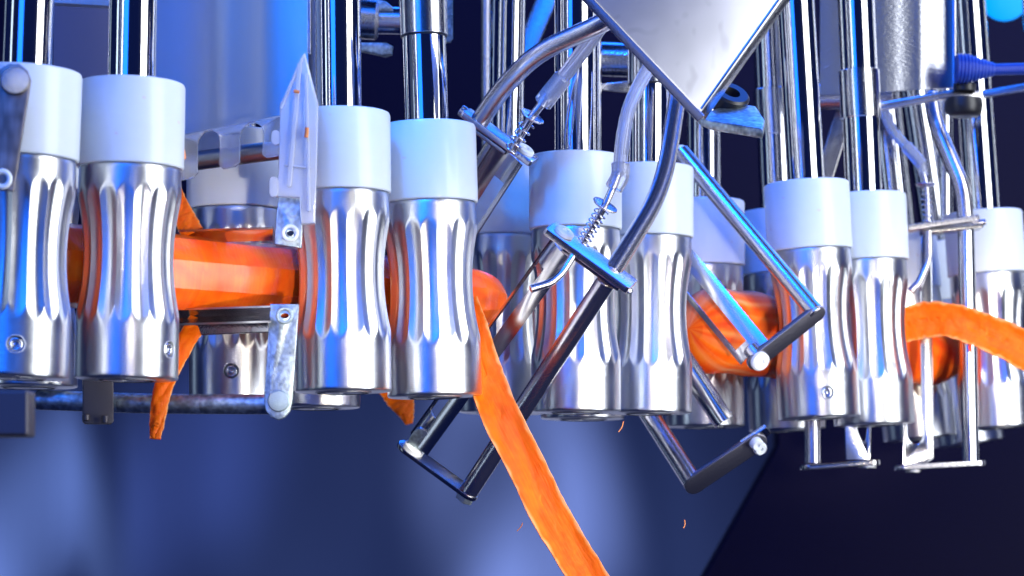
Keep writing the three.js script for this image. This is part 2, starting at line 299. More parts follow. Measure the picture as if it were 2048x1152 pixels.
function rodGeo(r, y0, y1) {
  const g = new THREE.CylinderGeometry(r, r, y1 - y0, 64, 1, true).translate(0, (y0 + y1) / 2, 0), uv = g.attributes.uv, p = g.attributes.position;
  for (let i = 0; i < uv.count; i++) uv.setXY(i, uv.getX(i) * 2 * Math.PI * r, p.getY(i));
  return g;
}
let spotTurn = 0.4;
const ROD = 0.0079, rodG = rodGeo(ROD, 0.0995, 0.34), spindles = {};
function sleeveGeo(y0, y1, r) { return creasedLathe([[ROD, y0], [r - 0.0002, y0], [r, y0 + 0.0002], [r, y1 - 0.0002], [r - 0.0002, y1], [ROD, y1]], 64, 0.4); }
function spindle(key, x, xb, yb, h, row, label, { screw, sleeves = [], blackRing, rodR = 1, dz = 0 } = {}) {
  const d = SH * F / h + dz, k = (d * h) / (SH * F), lean = (xb - x) / (0.72 * h);
  const o = thing('fluted_spindle', label, 'spindle', P(xb + 0.06 * (xb - x), yb + (HY - yb) * 0.0175 / d, d), row);
  o.scale.y = 0.981;
  o.rotation.z = lean;
  const body = lpart(o, 'fluted_body', screw === undefined ? bodyPlain : bodyHole, M.turned);
  if (screw !== undefined) { body.rotation.y = screw; const s = lpart(body, 'set_screw', screwGeo, M.sleeve); lpart(body, 'screw_rim', lipGeo, M.turned); }
  const pl = lpart(o, 'end_plug', plugGeo, M.turned); lpart(pl, 'plug_shade_ring', plugShadeRing, M.dark);
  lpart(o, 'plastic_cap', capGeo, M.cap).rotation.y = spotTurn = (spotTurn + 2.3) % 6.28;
  const rod = lpart(o, 'rod', rodG, key[0] === 'b' ? M.chromeRear : M.chrome); rod.scale.set(rodR, 1, rodR);
  for (const [a, b, r] of sleeves) { lpart(o, 'rod_sleeve', sleeveGeo(a, b, r), M.sleeve); }
  if (blackRing) lpart(o, 'black_ring', new THREE.TorusGeometry(ROD + 0.0001, 0.0006, 10, 48).rotateX(Math.PI / 2).translate(0, blackRing, 0), M.rubber);  // black torus ring where the sleeve ends on the rod
  spindles[key] = { x: o.position.x, z: o.position.z, d };
  return o;
}
const FR = 'fluted spindles in the front row', BR = 'fluted spindles in the back row';
const up = (y, yt, h) => SH + (yt - y) * SH / h;       // height on a spindle of photo row y
spindle('f1', 48, 31, 748, 625, FR, 'fluted steel spindle with white cap, standing behind the worn bracket strip', { screw: 0.17 });
spindle('f2', 261, 253, 752, 604, FR, 'largest fluted spindle, with a set screw at its lower edge and carrot peel beneath', { screw: 1.1 });
spindle('f3', 681, 686, 778, 569, FR, 'fluted spindle beside the clear pointed blade holder, with orange carrot reflections');
spindle('f4', 857, 869, 788, 553, FR, 'fluted spindle with blue tinted cap, right above the long hanging carrot peel', { sleeves: [[up(52, 235, 553), 0.34, ROD + 0.0007]], blackRing: up(52, 235, 553) });
spindle('f5', 1151, 1152, 820, 523, FR, 'fluted spindle standing behind the spring of the central peeler arm');
spindle('f6', 1298, 1298, 822, 502, FR, 'fluted spindle crossed by the bent tube under the hopper tip', { sleeves: [[up(152, 320, 502), 0.34, ROD + 0.0005]], blackRing: up(152, 320, 502) });
spindle('f7', 1618, 1638, 832, 480, FR, 'fluted spindle with a set screw, partly behind the dark foot bar of a peeler arm', { screw: 0.1 });
spindle('f8', 1733, 1748, 846, 469, FR, 'fluted spindle whose rod wears a short steel collar, beside the arching peel', { sleeves: [[up(221, 377, 469), up(123, 377, 469), ROD + 0.0008]] });
spindle('f9', 1972, 1994, 852, 440, FR, 'fluted spindle behind the vertical tube of the last peeler arm', {});
spindle('f10', 2118, 2140, 872, 424, FR, 'fluted spindle mostly beyond the frame edge, its rod with a wide collar', { sleeves: [[up(288, 440, 424), up(196, 440, 424), ROD + 0.0008]] });
spindle('b1', 62, 58, 768, 566, BR, 'dim spindle hidden behind the two leftmost front spindles', { rodR: 0.95 });
spindle('b2', 470, 472, 795, 545, BR, 'dim spindle with a dark set screw behind the steel foot bar and carrot', { screw: 0 });
spindle('b3', 630, 630, 811, 528, BR, 'dim spindle whose base peeks out below the spindle beside the blade holder');
spindle('b4', 1010, 1004, 822, 505, BR, 'dim spindle with blue cap between the peel and the central peeler arm', { rodR: 0.86 });
spindle('b5', 1165, 1165, 834, 488, BR, 'dim spindle hidden behind the spindle with the spring in front');
spindle('b6', 1408, 1410, 850, 460, BR, 'dim spindle with bright blue cap behind the stem end of the second carrot', { rodR: 0.95 });
spindle('b7', 1560, 1574, 857, 447, BR, 'dim spindle with blue cap and a collared rod behind the slanting peeler tube', { sleeves: [[up(244, 398, 447), up(150, 398, 447), ROD + 0.0008]] });
spindle('b8', 1805, 1838, 874, 425, BR, 'dim spindle behind the slim vertical blade and the tip of the second carrot');
spindle('b9', 1890, 1935, 884, 412, BR, 'dim spindle farthest back, mostly behind the last peeler tube');

// row frame: direction along the front row and away from the camera
const rowPt = (k) => V(spindles[k].x, 0, spindles[k].z);
const dirA = rowPt('f4').sub(rowPt('f1')).normalize(), nA = V(dirA.z, 0, -dirA.x); if (nA.z > 0) nA.negate();
const dirB = rowPt('f9').sub(rowPt('f7')).normalize(), nB = V(dirB.z, 0, -dirB.x); if (nB.z > 0) nB.negate();

// ---------------------------------------------------------------- carrots
function carrotGeo(axis, len, rad, facets, ns = 160, nt = 108, amp = 0.03) {
  const u = axis.clone().normalize(), v = V(0, 1, 0), w = u.clone().cross(v).normalize();
  const pos = [], uv = [], idx = [];
  for (let i = 0; i <= ns; i++) {
    const s = i / ns, r0 = rad(s);
    for (let j = 0; j <= nt; j++) {
      const th = 2 * Math.PI * j / nt; let r = r0 * (1 + amp * N(Math.cos(th) * 1.3 + s * 4, Math.sin(th) * 1.3, s * 9));
      if (facets) { const f = 2 * Math.PI / facets, ph = ((th + f * 0.5 + 0.12) % f) - f / 2; r *= 0.75 * Math.cos(f / 2) / Math.cos(ph) + 0.25 * (0.5 + 0.5 * Math.cos(f / 2)); }
      const p = u.clone().multiplyScalar(s * len).addScaledVector(v, r * Math.sin(th)).addScaledVector(w, r * Math.cos(th));
      pos.push(p.x, p.y, p.z); uv.push(j / nt, s * 2);
    }
  }
  for (let i = 0; i < ns; i++) for (let j = 0; j < nt; j++) { const a = i * (nt + 1) + j, b = a + 1, c = a + nt + 1, d = c + 1; idx.push(a, d, b, a, c, d); }
  const g = new THREE.BufferGeometry();
  g.setAttribute('position', new THREE.Float32BufferAttribute(pos, 3)); g.setAttribute('uv', new THREE.Float32BufferAttribute(uv, 2)); g.setIndex(idx);
  return toCreasedNormals(g, 0.25);
}
const endRound = (s, e0, e1) => Math.sqrt(Math.max(0, 1 - Math.max(0, 1 - s / e0) ** 2)) * Math.sqrt(Math.max(0, 1 - Math.max(0, 1 - (1 - s) / e1) ** 2));
{
  const a = rowPt('f1').addScaledVector(nA, 0.029).addScaledVector(dirA, -0.04), ya = CY + 0.0985;
  const y2 = a.clone(); y2.y = ya;
  let L = 0.1; for (; L < 0.4; L += 0.001) { const p = y2.clone().addScaledVector(dirA, L); if ((p.x) * F / (CZ - p.z) + CX > 1003) break; }
  const g = carrotGeo(dirA, L, (s) => 0.0148 * (1 - 0.1 * s - 0.12 * Math.max(0, s - 0.75) * 4) * endRound(s, 0.06, 0.075), 9).translate(y2.x, y2.y, y2.z);
  solo('carrot', 'peeled bright orange carrot held behind the four nearest front spindles', 'carrot', y2, g, M.carrot);
  const b = rowPt('f7').addScaledVector(nB, 0.034); b.y = CY + 0.0945;
  let s0 = -0.08; for (; s0 < 0.1; s0 += 0.001) { const p = b.clone().addScaledVector(dirB, s0); if (p.x * F / (CZ - p.z) + CX > 1376) break; }
  let s1 = s0; for (; s1 < 0.3; s1 += 0.001) { const p = b.clone().addScaledVector(dirB, s1); if (p.x * F / (CZ - p.z) + CX > 1918) break; }
  const st = b.clone().addScaledVector(dirB, s0);
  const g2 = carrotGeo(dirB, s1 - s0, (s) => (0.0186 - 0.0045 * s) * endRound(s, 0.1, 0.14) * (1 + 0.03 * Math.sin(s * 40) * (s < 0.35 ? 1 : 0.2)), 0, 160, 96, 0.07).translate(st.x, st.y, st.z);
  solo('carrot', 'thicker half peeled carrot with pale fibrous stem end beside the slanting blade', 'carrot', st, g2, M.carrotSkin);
}
// ribbons of peel: centre points in photo pixels with depth and width
function ribbon(pts, { camber = 0.25, th = 0.0014, twist = 0, wavy = 0.06, ns = 90 } = {}) {
  const c = new THREE.CatmullRomCurve3(pts.map(([x, y, d]) => P(x, y, d))), ws = pts.map((p) => mm(p[3], p[2]));
  const wAt = (s) => { const q = Math.min(0.9999, Math.max(0, s)) * (ws.length - 1), i = Math.floor(q); return ws[i] + (ws[i + 1] - ws[i]) * (q - i); };
  const f = (s, t) => {
    const q = Math.min(0.999, Math.max(0.001, s)), p = c.getPoint(q), tg = c.getTangent(q), side = tg.clone().cross(V(Math.sin(twist), 0, Math.cos(twist))).normalize(), nn = side.clone().cross(tg).normalize();
    const w = wAt(q) * (1 + wavy * N(s * 22, t > 0 ? 5 : 9, 3) + wavy * 0.6 * N(s * 60, t > 0 ? 2 : 7, 5));
    const k = t * (1 + 0);
    return p.addScaledVector(side, k * w / 2).addScaledVector(nn, camber * w * (0.5 - k * k) * 0.5 + 0.0006 * N(s * 14, t * 2, 1)).addScaledVector(tg, (s - q) * 0.05);
  };
  const g = slab(f, (s, t) => th * (0.35 + 0.65 * Math.sqrt(Math.max(0, 1 - t * t))), 0, 1, -1, 1, ns, 14, 0.5, 1);
  const uv = g.attributes.uv; for (let i = 0; i < uv.count; i++) uv.setX(i, uv.getX(i) + 0.5);
  return g;
}
const peel = (label, g, p) => solo('carrot_peel', label, 'carrot peel', p, g, M.peel);
peel('long orange peel ribbon hanging down from the end of the peeled carrot', ribbon([[930, 600, 1.012, 50], [942, 655, 1.006, 68], [960, 722, 1.0, 72], [979, 775, 0.996, 74], [1003, 835, 0.988, 78], [1052, 930, 0.98, 76], [1092, 1014, 0.974, 78], [1137, 1092, 0.97, 75], [1175, 1152, 0.966, 74], [1240, 1250, 0.962, 74]], { camber: -0.24, wavy: 0.035 }), P(980, 660, 1.0));
peel('orange peel ribbon arching out to the frame edge in front of the last peeler tube', ribbon([[1770, 668, 1.2, 60], [1815, 650, 1.2, 68], [1855, 640, 1.198, 72], [1900, 641, 1.194, 68], [1950, 656, 1.19, 70], [2000, 676, 1.186, 74], [2060, 706, 1.182, 76], [2130, 748, 1.178, 76]], { camber: -0.3, wavy: 0.07 }), P(1850, 640, 1.19));
peel('short peel strip hanging below the largest front spindle', ribbon([[398, 640, 0.955, 40], [372, 682, 0.95, 38], [338, 745, 0.942, 40], [322, 795, 0.936, 36], [314, 845, 0.934, 30], [310, 878, 0.933, 20]], { camber: 0.2 }), P(322, 795, 0.94));
peel('peel scrap standing upright behind the largest spindle above the upper blade', ribbon([[340, 350, 0.965, 26], [352, 392, 0.963, 32], [368, 432, 0.96, 42], [384, 466, 0.958, 46]], { camber: 0.15 }), P(368, 432, 0.96));
peel('out of focus peel scrap hanging below the blue capped spindle', ribbon([[788, 770, 1.16, 66], [802, 800, 1.16, 56], [812, 825, 1.16, 34], [818, 848, 1.16, 14]], { camber: 0.2 }), P(802, 800, 1.16));
for (const [x, y, x1, y1, d, l] of [[1247, 843, 1237, 864, 1.0, 'tiny carrot crumb falling beneath the spindle crossed by the bent tube'], [1045, 1046, 1034, 1062, 0.99, 'tiny carrot crumb falling beside the long hanging peel'], [1369, 1040, 1367, 1056, 0.98, 'faint carrot crumb falling below the foot bar with two white screws']])
  solo('carrot_crumb', l, 'carrot crumb', P(x, y, d), tube([P(x, y, d), P((x + x1) / 2 + 2, (y + y1) / 2, d), P(x1, y1, d)], 0.00018, { rad: 8 }), M.peel, 'carrot crumbs in the air');

for (const [x, y, x1, y1, r, l] of [[588, 182, 598, 184, 3.4, 'small orange crumb stuck high on the clear blade holder'], [614, 256, 612, 274, 4.2, 'larger upright orange crumb stuck midway on the clear blade holder'], [366, 300, 368, 318, 4, 'pale crumb stuck to the side of the largest spindle cap']])
  solo('carrot_crumb', l, 'carrot crumb', P(x, y, 0.934), tube([P(x, y, 0.934), P((x + x1) / 2 + 0.5, (y + y1) / 2, 0.934), P(x1, y1, 0.934)], mm(r, 0.93), { rad: 10 }), M.peel, 'carrot crumbs stuck on the machine');
// ---------------------------------------------------------------- peeler arms
function curvedBlade(p0, p1, width, slot, side, { camber = 0.18, s0 = 0.07, s1 = 0.93, th = 0.0007, sa = -0.12, sb = 0.72 } = {}) {
  const a = p1.clone().sub(p0), L = a.length(); a.normalize();
  const q = side.clone().addScaledVector(a, -side.dot(a)).normalize(), n = a.clone().cross(q).normalize();
  const f = (s, t) => p0.clone().addScaledVector(a, s * L).addScaledVector(q, t * width / 2).addScaledVector(n, camber * width * (t * t - 0.4));
  if (s0 === s1) return slab(f, th, 0, 1, -1, 1, 40, 12);
  return merge(slab(f, th, 0, 1, -1, sa, 40, 6), slab(f, th, 0, 1, sb, 1, 40, 6), slab(f, th, 0, s0, sa, sb, 4, 6), slab(f, th, s1, 1, sa, sb, 4, 6));
}
const screwHead = (r, h) => creasedLathe([[0, h * 0.62], [r * 0.3, h * 0.66], [r * 0.35, h * 0.95], [r * 0.8, h], [r, h * 0.7], [r * 1.02, 0]], 32, 0.5);
function helix(p0, p1, r, turns, wire) {
  const a = p1.clone().sub(p0), L = a.length(), pts = [], n = turns * 16;
  const q = frame(a);
  for (let i = 0; i <= n; i++) { const t = i / n, th = t * turns * 2 * Math.PI; pts.push(V(r * Math.cos(th), t * L, r * Math.sin(th)).applyQuaternion(q).add(p0)); }
  return tube(pts, wire, { seg: n * 2, rad: 8 });
}
const flange = (r) => creasedLathe([[0.0012, -0.0006], [r * 0.5, -0.0005], [r * 0.9, 0.0002], [r, 0.0008], [r * 0.97, 0.0012], [r * 0.85, 0.0007], [r * 0.45, 0.0002], [0.0012, 0.0002]], 48, 0.8);
const PG = 'hinged peeler arms hanging between the spindles';
const peeler = (label, pos) => thing('peeler_arm', label, 'peeler arm', pos, PG);

{ // central peeler arm
  const T0 = P(1224, 545, 0.996), T1 = P(936, 985, 1.045), a = T0.clone().sub(T1).normalize();
  const ob = (v) => v.addScaledVector(a, -v.dot(a)).normalize();
  const u = ob(P(1105, 445, 0.996).sub(P(1240, 575, 0.996))), v = u.clone().cross(a); if (v.z < 0) v.negate();
  const o = peeler('central peeler arm with spring, its tube slanting down beneath the hopper tip', T0);
  const r = 0.0034;
  part(o, 'bent_tube', bent([P(1362, 130, 1.06), P(1354, 200, 1.055), P(1325, 380, 1.03), P(1222, 548, 0.997)], 0.0034, 0.4), M.bar);
  const bl = 0.0265;
  part(o, 'clamp_bar', bar(T0.clone().addScaledVector(u, -0.003), T0.clone().addScaledVector(u, bl - 0.004), 0.0118, 0.0026, a, { round: false }), M.bar);
  part(o, 'clamp_pin', tube([T0.clone().addScaledVector(u, -0.004).addScaledVector(v, -0.004), P(1258, 585, 1.0)], 0.0016), M.bar);
  const lower = bar(T0.clone().addScaledVector(a, -0.0026).addScaledVector(u, -0.002), T0.clone().addScaledVector(a, -0.0026).addScaledVector(u, bl * 0.6), 0.0075, 0.0016, a, { round: false });
  part(o, 'hinge_plate', lower, M.barDull);
  part(o, 'lower_tube', tube([T0.clone().addScaledVector(a, -0.0045), T1], 0.0037), M.bar);
  part(o, 'foot_bar', bar(T1, T1.clone().addScaledVector(u, 0.0285), 0.0085, 0.0017, a), M.barDull);
  part(o, 'foot_nut', along(creasedLathe([[0, 0], [0.0036, 0], [0.0038, 0.0012], [0.0036, 0.0024], [0, 0.0024]], 6, 0.3), T1.clone().addScaledVector(a, -0.0034), a), M.zinc);
  const B0 = T0.clone().addScaledVector(u, bl - 0.0055).addScaledVector(a, -0.004), B1 = T1.clone().addScaledVector(u, 0.0265).addScaledVector(a, 0.004);
  part(o, 'blade', curvedBlade(B0, B1, 0.0125, 0.42, u.clone().multiplyScalar(0.85).addScaledVector(v, -0.5), { s0: 0.1, s1: 0.86 }), M.blade);
  part(o, 'hinge_block', bar(B1.clone().addScaledVector(a, -0.002), B1.clone().addScaledVector(a, 0.004), 0.007, 0.004, V(0, 0, 1)), M.zinc);
  part(o, 'white_screw', along(screwHead(0.0042, 0.0024), B1.clone().addScaledVector(a, -0.0032), a), M.screw);
  part(o, 'white_screw', along(screwHead(0.0037, 0.0016), T0.clone().addScaledVector(u, bl - 0.004).addScaledVector(a, 0.0014), a), M.screw);
  const S0 = P(1166, 486, 0.992), S1 = P(1208, 414, 0.986), S2 = P(1238, 345, 0.985);
  part(o, 'push_rod', tube([S0, S1, S2], 0.0013), M.bar);
  part(o, 'spring', helix(S0, S1.clone().lerp(S0, 0.1), 0.0024, 7, 0.0003), M.sleeve);
  part(o, 'spring_disc', along(flange(0.0049), S1, S1.clone().sub(S0)), M.bar);
  part(o, 'bent_wire', bent([P(1153, 500, 0.994), P(1125, 545, 0.992), P(1102, 566, 0.99), P(1062, 578, 0.988)], 0.0014, 0.4), M.bar);
}
{ // upper peeler arm behind
  const T0 = P(957, 244, 1.028), T1 = P(690, 668, 1.07), a = T0.clone().sub(T1).normalize();
  const ob = (v) => v.addScaledVector(a, -v.dot(a)).normalize();
  const u = ob(P(1060, 345, 1.028).sub(P(945, 230, 1.028)));
  const o = peeler('upper peeler arm with slotted blade emerging behind the blue tinted cap', T0);
  part(o, 'bent_tube', bent([P(1290, -10, 0.985), P(1215, 42, 0.99), P(1075, 105, 1.005), P(1005, 175, 1.018), P(955, 248, 1.028)], 0.0036, 0.45), M.bar);
  part(o, 'clamp_bar', bar(T0.clone().addScaledVector(u, -0.002), T0.clone().addScaledVector(u, 0.0215), 0.0088, 0.0026, a, { round: false }), M.bar);
  part(o, 'hinge_plate', bar(T0.clone().addScaledVector(a, -0.0026), T0.clone().addScaledVector(a, -0.0026).addScaledVector(u, 0.012), 0.0075, 0.0016, a, { round: false }), M.barDull);
  part(o, 'clamp_pin', tube([P(930, 226, 1.03), P(922, 220, 1.03)], 0.0022), M.bar);
  const B0 = T0.clone().addScaledVector(u, 0.0165).addScaledVector(a, -0.003), B1 = B0.clone().addScaledVector(a, -0.075);
  part(o, 'blade', curvedBlade(B0, B1, 0.0125, 0.42, u, { s0: 0.14, s1: 0.48, camber: 0.2 }), M.blade);
  part(o, 'lower_tube', tube([T0.clone().addScaledVector(a, -0.004).addScaledVector(u, 0.0085), T0.clone().addScaledVector(a, -0.08).addScaledVector(u, 0.0085)], 0.0022), M.barDull);
  part(o, 'white_screw', along(screwHead(0.0036, 0.0016), T0.clone().addScaledVector(u, 0.0205).addScaledVector(a, 0.0014), a), M.screw);
  const S0 = P(1022, 303, 1.022), S1 = P(1062, 236, 1.016), S2 = P(1098, 190, 1.014);
  part(o, 'push_rod', tube([S0, S1, S2], 0.0016), M.bar);
  part(o, 'spring', helix(S0, S1.clone().lerp(S0, 0.18), 0.0026, 4, 0.00042), M.sleeve);
  part(o, 'spring_disc', along(flange(0.0049), S1, S1.clone().sub(S0)), M.bar);
}
{ // slanting arm in front of the second carrot
  const T0 = P(1362, 304, 1.135), T1 = P(1632, 626, 1.106), a = T0.clone().sub(T1).normalize();
  const ob = (v) => v.addScaledVector(a, -v.dot(a)).normalize();
  const u = ob(P(1535, 752, 1.106).sub(P(1640, 632, 1.106)));
  const o = peeler('peeler arm slanting down to a dark foot bar in front of the second carrot', T1);
  part(o, 'lower_tube', tube([T0, T1], 0.0036), M.bar);
  const fb = mm(168, 1.106), outw = a.clone().negate();
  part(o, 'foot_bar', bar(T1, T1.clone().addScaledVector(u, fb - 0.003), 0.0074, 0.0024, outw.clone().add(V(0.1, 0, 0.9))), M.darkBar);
  part(o, 'white_screw', along(screwHead(0.0039, 0.0022), T1.clone().addScaledVector(u, fb - 0.004).addScaledVector(a, -0.0008).add(V(0, 0, 0.0009)), outw.clone().add(V(0.1, 0, 0.9)).normalize()), M.screw);
  const B1 = T1.clone().addScaledVector(u, fb - 0.0045).addScaledVector(a, 0.0035), B0 = B1.clone().addScaledVector(a, 0.078);
  part(o, 'blade', curvedBlade(B0, B1, 0.0145, 0.45, u.clone().multiplyScalar(0.95).add(V(0, 0, -0.2)), { s0: 0.2, s1: 0.93, camber: 0.1 }), M.blade);
  part(o, 'blade_hub', tube([B1.clone().addScaledVector(a, 0.002), B1.clone().addScaledVector(a, -0.002)], 0.0035), M.bar);
  part(o, 'white_screw', along(screwHead(0.0026, 0.002), T0, V(0, 0.3, 1)), M.screw);
}
{ // low arm with two white screws
  const T0 = P(1216, 700, 1.15), T1 = P(1388, 968, 1.118), a = T0.clone().sub(T1).normalize();
  const ob = (v) => v.addScaledVector(a, -v.dot(a)).normalize();
  const u = ob(P(1487, 855, 1.118).sub(P(1385, 968, 1.118)));
  const o = peeler('low peeler arm ending in a dark foot bar with two white screws', T1);
  part(o, 'lower_tube', tube([T0, T1.clone().addScaledVector(a, 0.001)], 0.004), M.bar);
  const fb = mm(150, 1.118);
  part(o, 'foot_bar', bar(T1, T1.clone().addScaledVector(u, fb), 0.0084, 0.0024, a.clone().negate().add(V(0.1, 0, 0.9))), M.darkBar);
  const E = T1.clone().addScaledVector(u, fb - 0.0005).addScaledVector(a, -0.0012), out = a.clone().negate().add(V(0.1, 0, 0.9)).normalize();
  const vv = u.clone().cross(a).normalize();
  part(o, 'white_screw', along(screwHead(0.0026, 0.003), E.clone().addScaledVector(vv, 0.0025), out), M.screw);
  part(o, 'white_screw', along(screwHead(0.0028, 0.003), E.clone().addScaledVector(vv, -0.0022), out), M.screw);
  part(o, 'blade_tail', curvedBlade(P(1352, 700, 1.128), P(1448, 843, 1.12), 0.0085, 0.02, V(1, 0.55, 0.2), { s0: 0.5, s1: 0.5, camber: -0.28 }), M.blade);
  part(o, 'hinge_block', bar(T1.clone().addScaledVector(u, fb - 0.002).addScaledVector(a, 0.002), T1.clone().addScaledVector(u, fb + 0.003).addScaledVector(a, 0.002), 0.0075, 0.002, a, { round: false }), M.barDull);
}
{ // far upright arm
  const o = peeler('upright peeler arm with a vertical tube standing before the last spindle', P(1940, 930, 1.212));
  const d = 1.212, r = mm(17, d);
  part(o, 'bent_tube', bent([P(1862, 190, d + 0.012), P(1872, 250, d + 0.008), P(1925, 375, d), P(1932, 445, d)], r * 0.97, 0.4), M.bar);
  part(o, 'lower_tube', tube([P(1932, 462, d), P(1942, 925, d + 0.004)], r), M.sleeve);
  part(o, 'clamp_bar', bar(P(1830, 456, d - 0.002), P(1936, 440, d), 0.0085, 0.0026, V(-0.1, 1, -0.06), { round: false }), M.bar);
  part(o, 'hinge_plate', bar(P(1860, 464, d), P(1945, 455, d + 0.001), 0.008, 0.0022, V(-0.1, 1, -0.06), { round: false }), M.barDull);
  part(o, 'clamp_pin', tube([P(1945, 448, d), P(1970, 444, d)], 0.0014), M.bar);
  part(o, 'foot_bar', bar(P(1808, 935, d), P(1952, 927, d + 0.004), 0.0085, 0.0022, V(0, 1, 0)), M.bar);
  part(o, 'foot_nut', along(creasedLathe([[0, 0], [0.0034, 0], [0.0034, 0.0016], [0, 0.0018]], 24, 0.4), P(1826, 945, d), V(0, 1, 0)), M.barDull);
  const x0 = 1838, s = new THREE.Shape(), q = (x, y) => [mm(x - x0, d), mm(930 - y, d)];
  s.moveTo(...q(1805, 930)); s.lineTo(...q(1805, 846)); s.lineTo(...q(1813, 846)); s.lineTo(...q(1813, 868)); s.quadraticCurveTo(...q(1816, 890), ...q(1836, 887)); s.quadraticCurveTo(...q(1846, 880), ...q(1846, 850)); s.lineTo(...q(1842, 820)); s.lineTo(...q(1838, 600)); s.lineTo(...q(1842, 470)); s.lineTo(...q(1862, 470)); s.lineTo(...q(1866, 915)); s.lineTo(...q(1850, 930));
  const base = P(x0, 930, d), g = new THREE.ExtrudeGeometry(s, { depth: 0.0012, bevelEnabled: true, bevelThickness: 0.0003, bevelSize: 0.0003, bevelOffset: -0.0003, bevelSegments: 2 });
  part(o, 'blade', toCreasedNormals(g, 0.7).translate(base.x, base.y, base.z), M.sleeve);
  part(o, 'push_rod', tube([P(1846, 345, d - 0.004), P(1852, 372, d - 0.004), P(1856, 450, d - 0.004)], 0.0013), M.bar);
  part(o, 'spring', helix(P(1856, 446, d - 0.004), P(1851, 372, d - 0.004), 0.0022, 7, 0.00026), M.sleeve);
  part(o, 'spring_disc', along(flange(0.0046), P(1851, 372, d - 0.004), V(0, 1, 0.02)), M.bar);
  part(o, 'bent_wire', bent([P(1857, 462, d - 0.004), P(1858, 520, d - 0.004), P(1838, 565, d - 0.006), P(1822, 582, d - 0.006)], 0.0016, 0.4), M.bar);
}
{ // foot of the arm below the collared spindle
  const o = peeler('short peeler foot with a U shaped blade showing below two spindles', P(1690, 930, 1.175)), d = 1.175;
  part(o, 'lower_tube', tube([P(1624, 800, d), P(1625, 926, d)], mm(16, d)), M.bar);
  part(o, 'foot_bar', bar(P(1620, 934, d), P(1740, 926, d), 0.0085, 0.0022, V(0, 1, 0)), M.barDull);
  const x0 = 1715, s = new THREE.Shape(), q = (x, y) => [mm(x - x0, d), mm(920 - y, d)];
  s.moveTo(...q(1692, 920)); s.lineTo(...q(1688, 820)); s.lineTo(...q(1708, 820)); s.quadraticCurveTo(...q(1714, 880), ...q(1728, 884)); s.quadraticCurveTo(...q(1734, 880), ...q(1734, 820)); s.lineTo(...q(1742, 820)); s.lineTo(...q(1740, 920));
  const base = P(x0, 920, d), g = new THREE.ExtrudeGeometry(s, { depth: 0.0012, bevelEnabled: true, bevelThickness: 0.0003, bevelSize: 0.0003, bevelOffset: -0.0003, bevelSegments: 2 });
  part(o, 'blade', toCreasedNormals(g, 0.7).translate(base.x, base.y, base.z), M.sleeve);
  part(o, 'foot_nut', along(creasedLathe([[0, 0], [0.0038, 0], [0.0038, 0.0018], [0, 0.002]], 24, 0.4), P(1735, 936, d), V(0, 1, 0)), M.barDull);
}
{ // lower left arm, lying level
  const o = peeler('level peeler arm with a blade under the carrot and a bright upright foot bar', P(560, 810, 0.945));
  part(o, 'lower_tube', tube([P(76, 800, 0.965), P(300, 807, 0.957), P(552, 809, 0.949)], mm(20, 0.95)), M.zinc);
  const fd = 0.9435;
  part(o, 'foot_bar', plate([[540, 608], [598, 608], [585, 800], [580, 822], [570, 835], [556, 840], [541, 834], [531, 820], [528, 800]].map(([x, y]) => P(x, y, fd)), 0.0022, { bevel: 0.0004, holes: [Array.from({ length: 20 }, (_, i) => P(569 + 11 * Math.cos(i * Math.PI / 10), 631 + 8 * Math.sin(i * Math.PI / 10), fd))] }), M.zinc);
  part(o, 'eyelet', along(new THREE.TorusGeometry(0.0024, 0.0007, 10, 32).rotateX(Math.PI / 2), P(569, 631, fd), V(0, 0, 1)), M.zinc);
  part(o, 'foot_rivet', along(creasedLathe([[0.0038, 0], [0.0034, 0.0009], [0.0018, 0.0014], [0, 0.0013]], 32, 0.6), P(557, 802, fd), V(0, 0, 1)), M.zinc);
  part(o, 'blade', slab((s, t) => P(352 + 190 * s, 640 - 6 * s + 9 * t - 10 * (1 - t) * (1 - t) * 0.3, 0.958 - 0.012 * s - 0.006 * t * t + (t > 0 ? -0.006 * t : 0)), 0.0007, 0, 1, -1, 1, 24, 8), M.blade);
  part(o, 'blade_rail', bar(P(360, 658, 0.956), P(534, 650, 0.945), 0.002, 0.005, V(0, 1, 0), { round: false }), M.barDull);
  part(o, 'weld_lug', merge(bar(P(196, 770, 0.95), P(196, 818, 0.95), 0.0105, 0.004, V(0.2, 0, 1), { round: false }), tube([P(172, 830, 0.946), P(172, 840, 0.946)], 0.0013), tube([P(210, 832, 0.946), P(210, 845, 0.946)], 0.0012)), M.blackSteel);
}
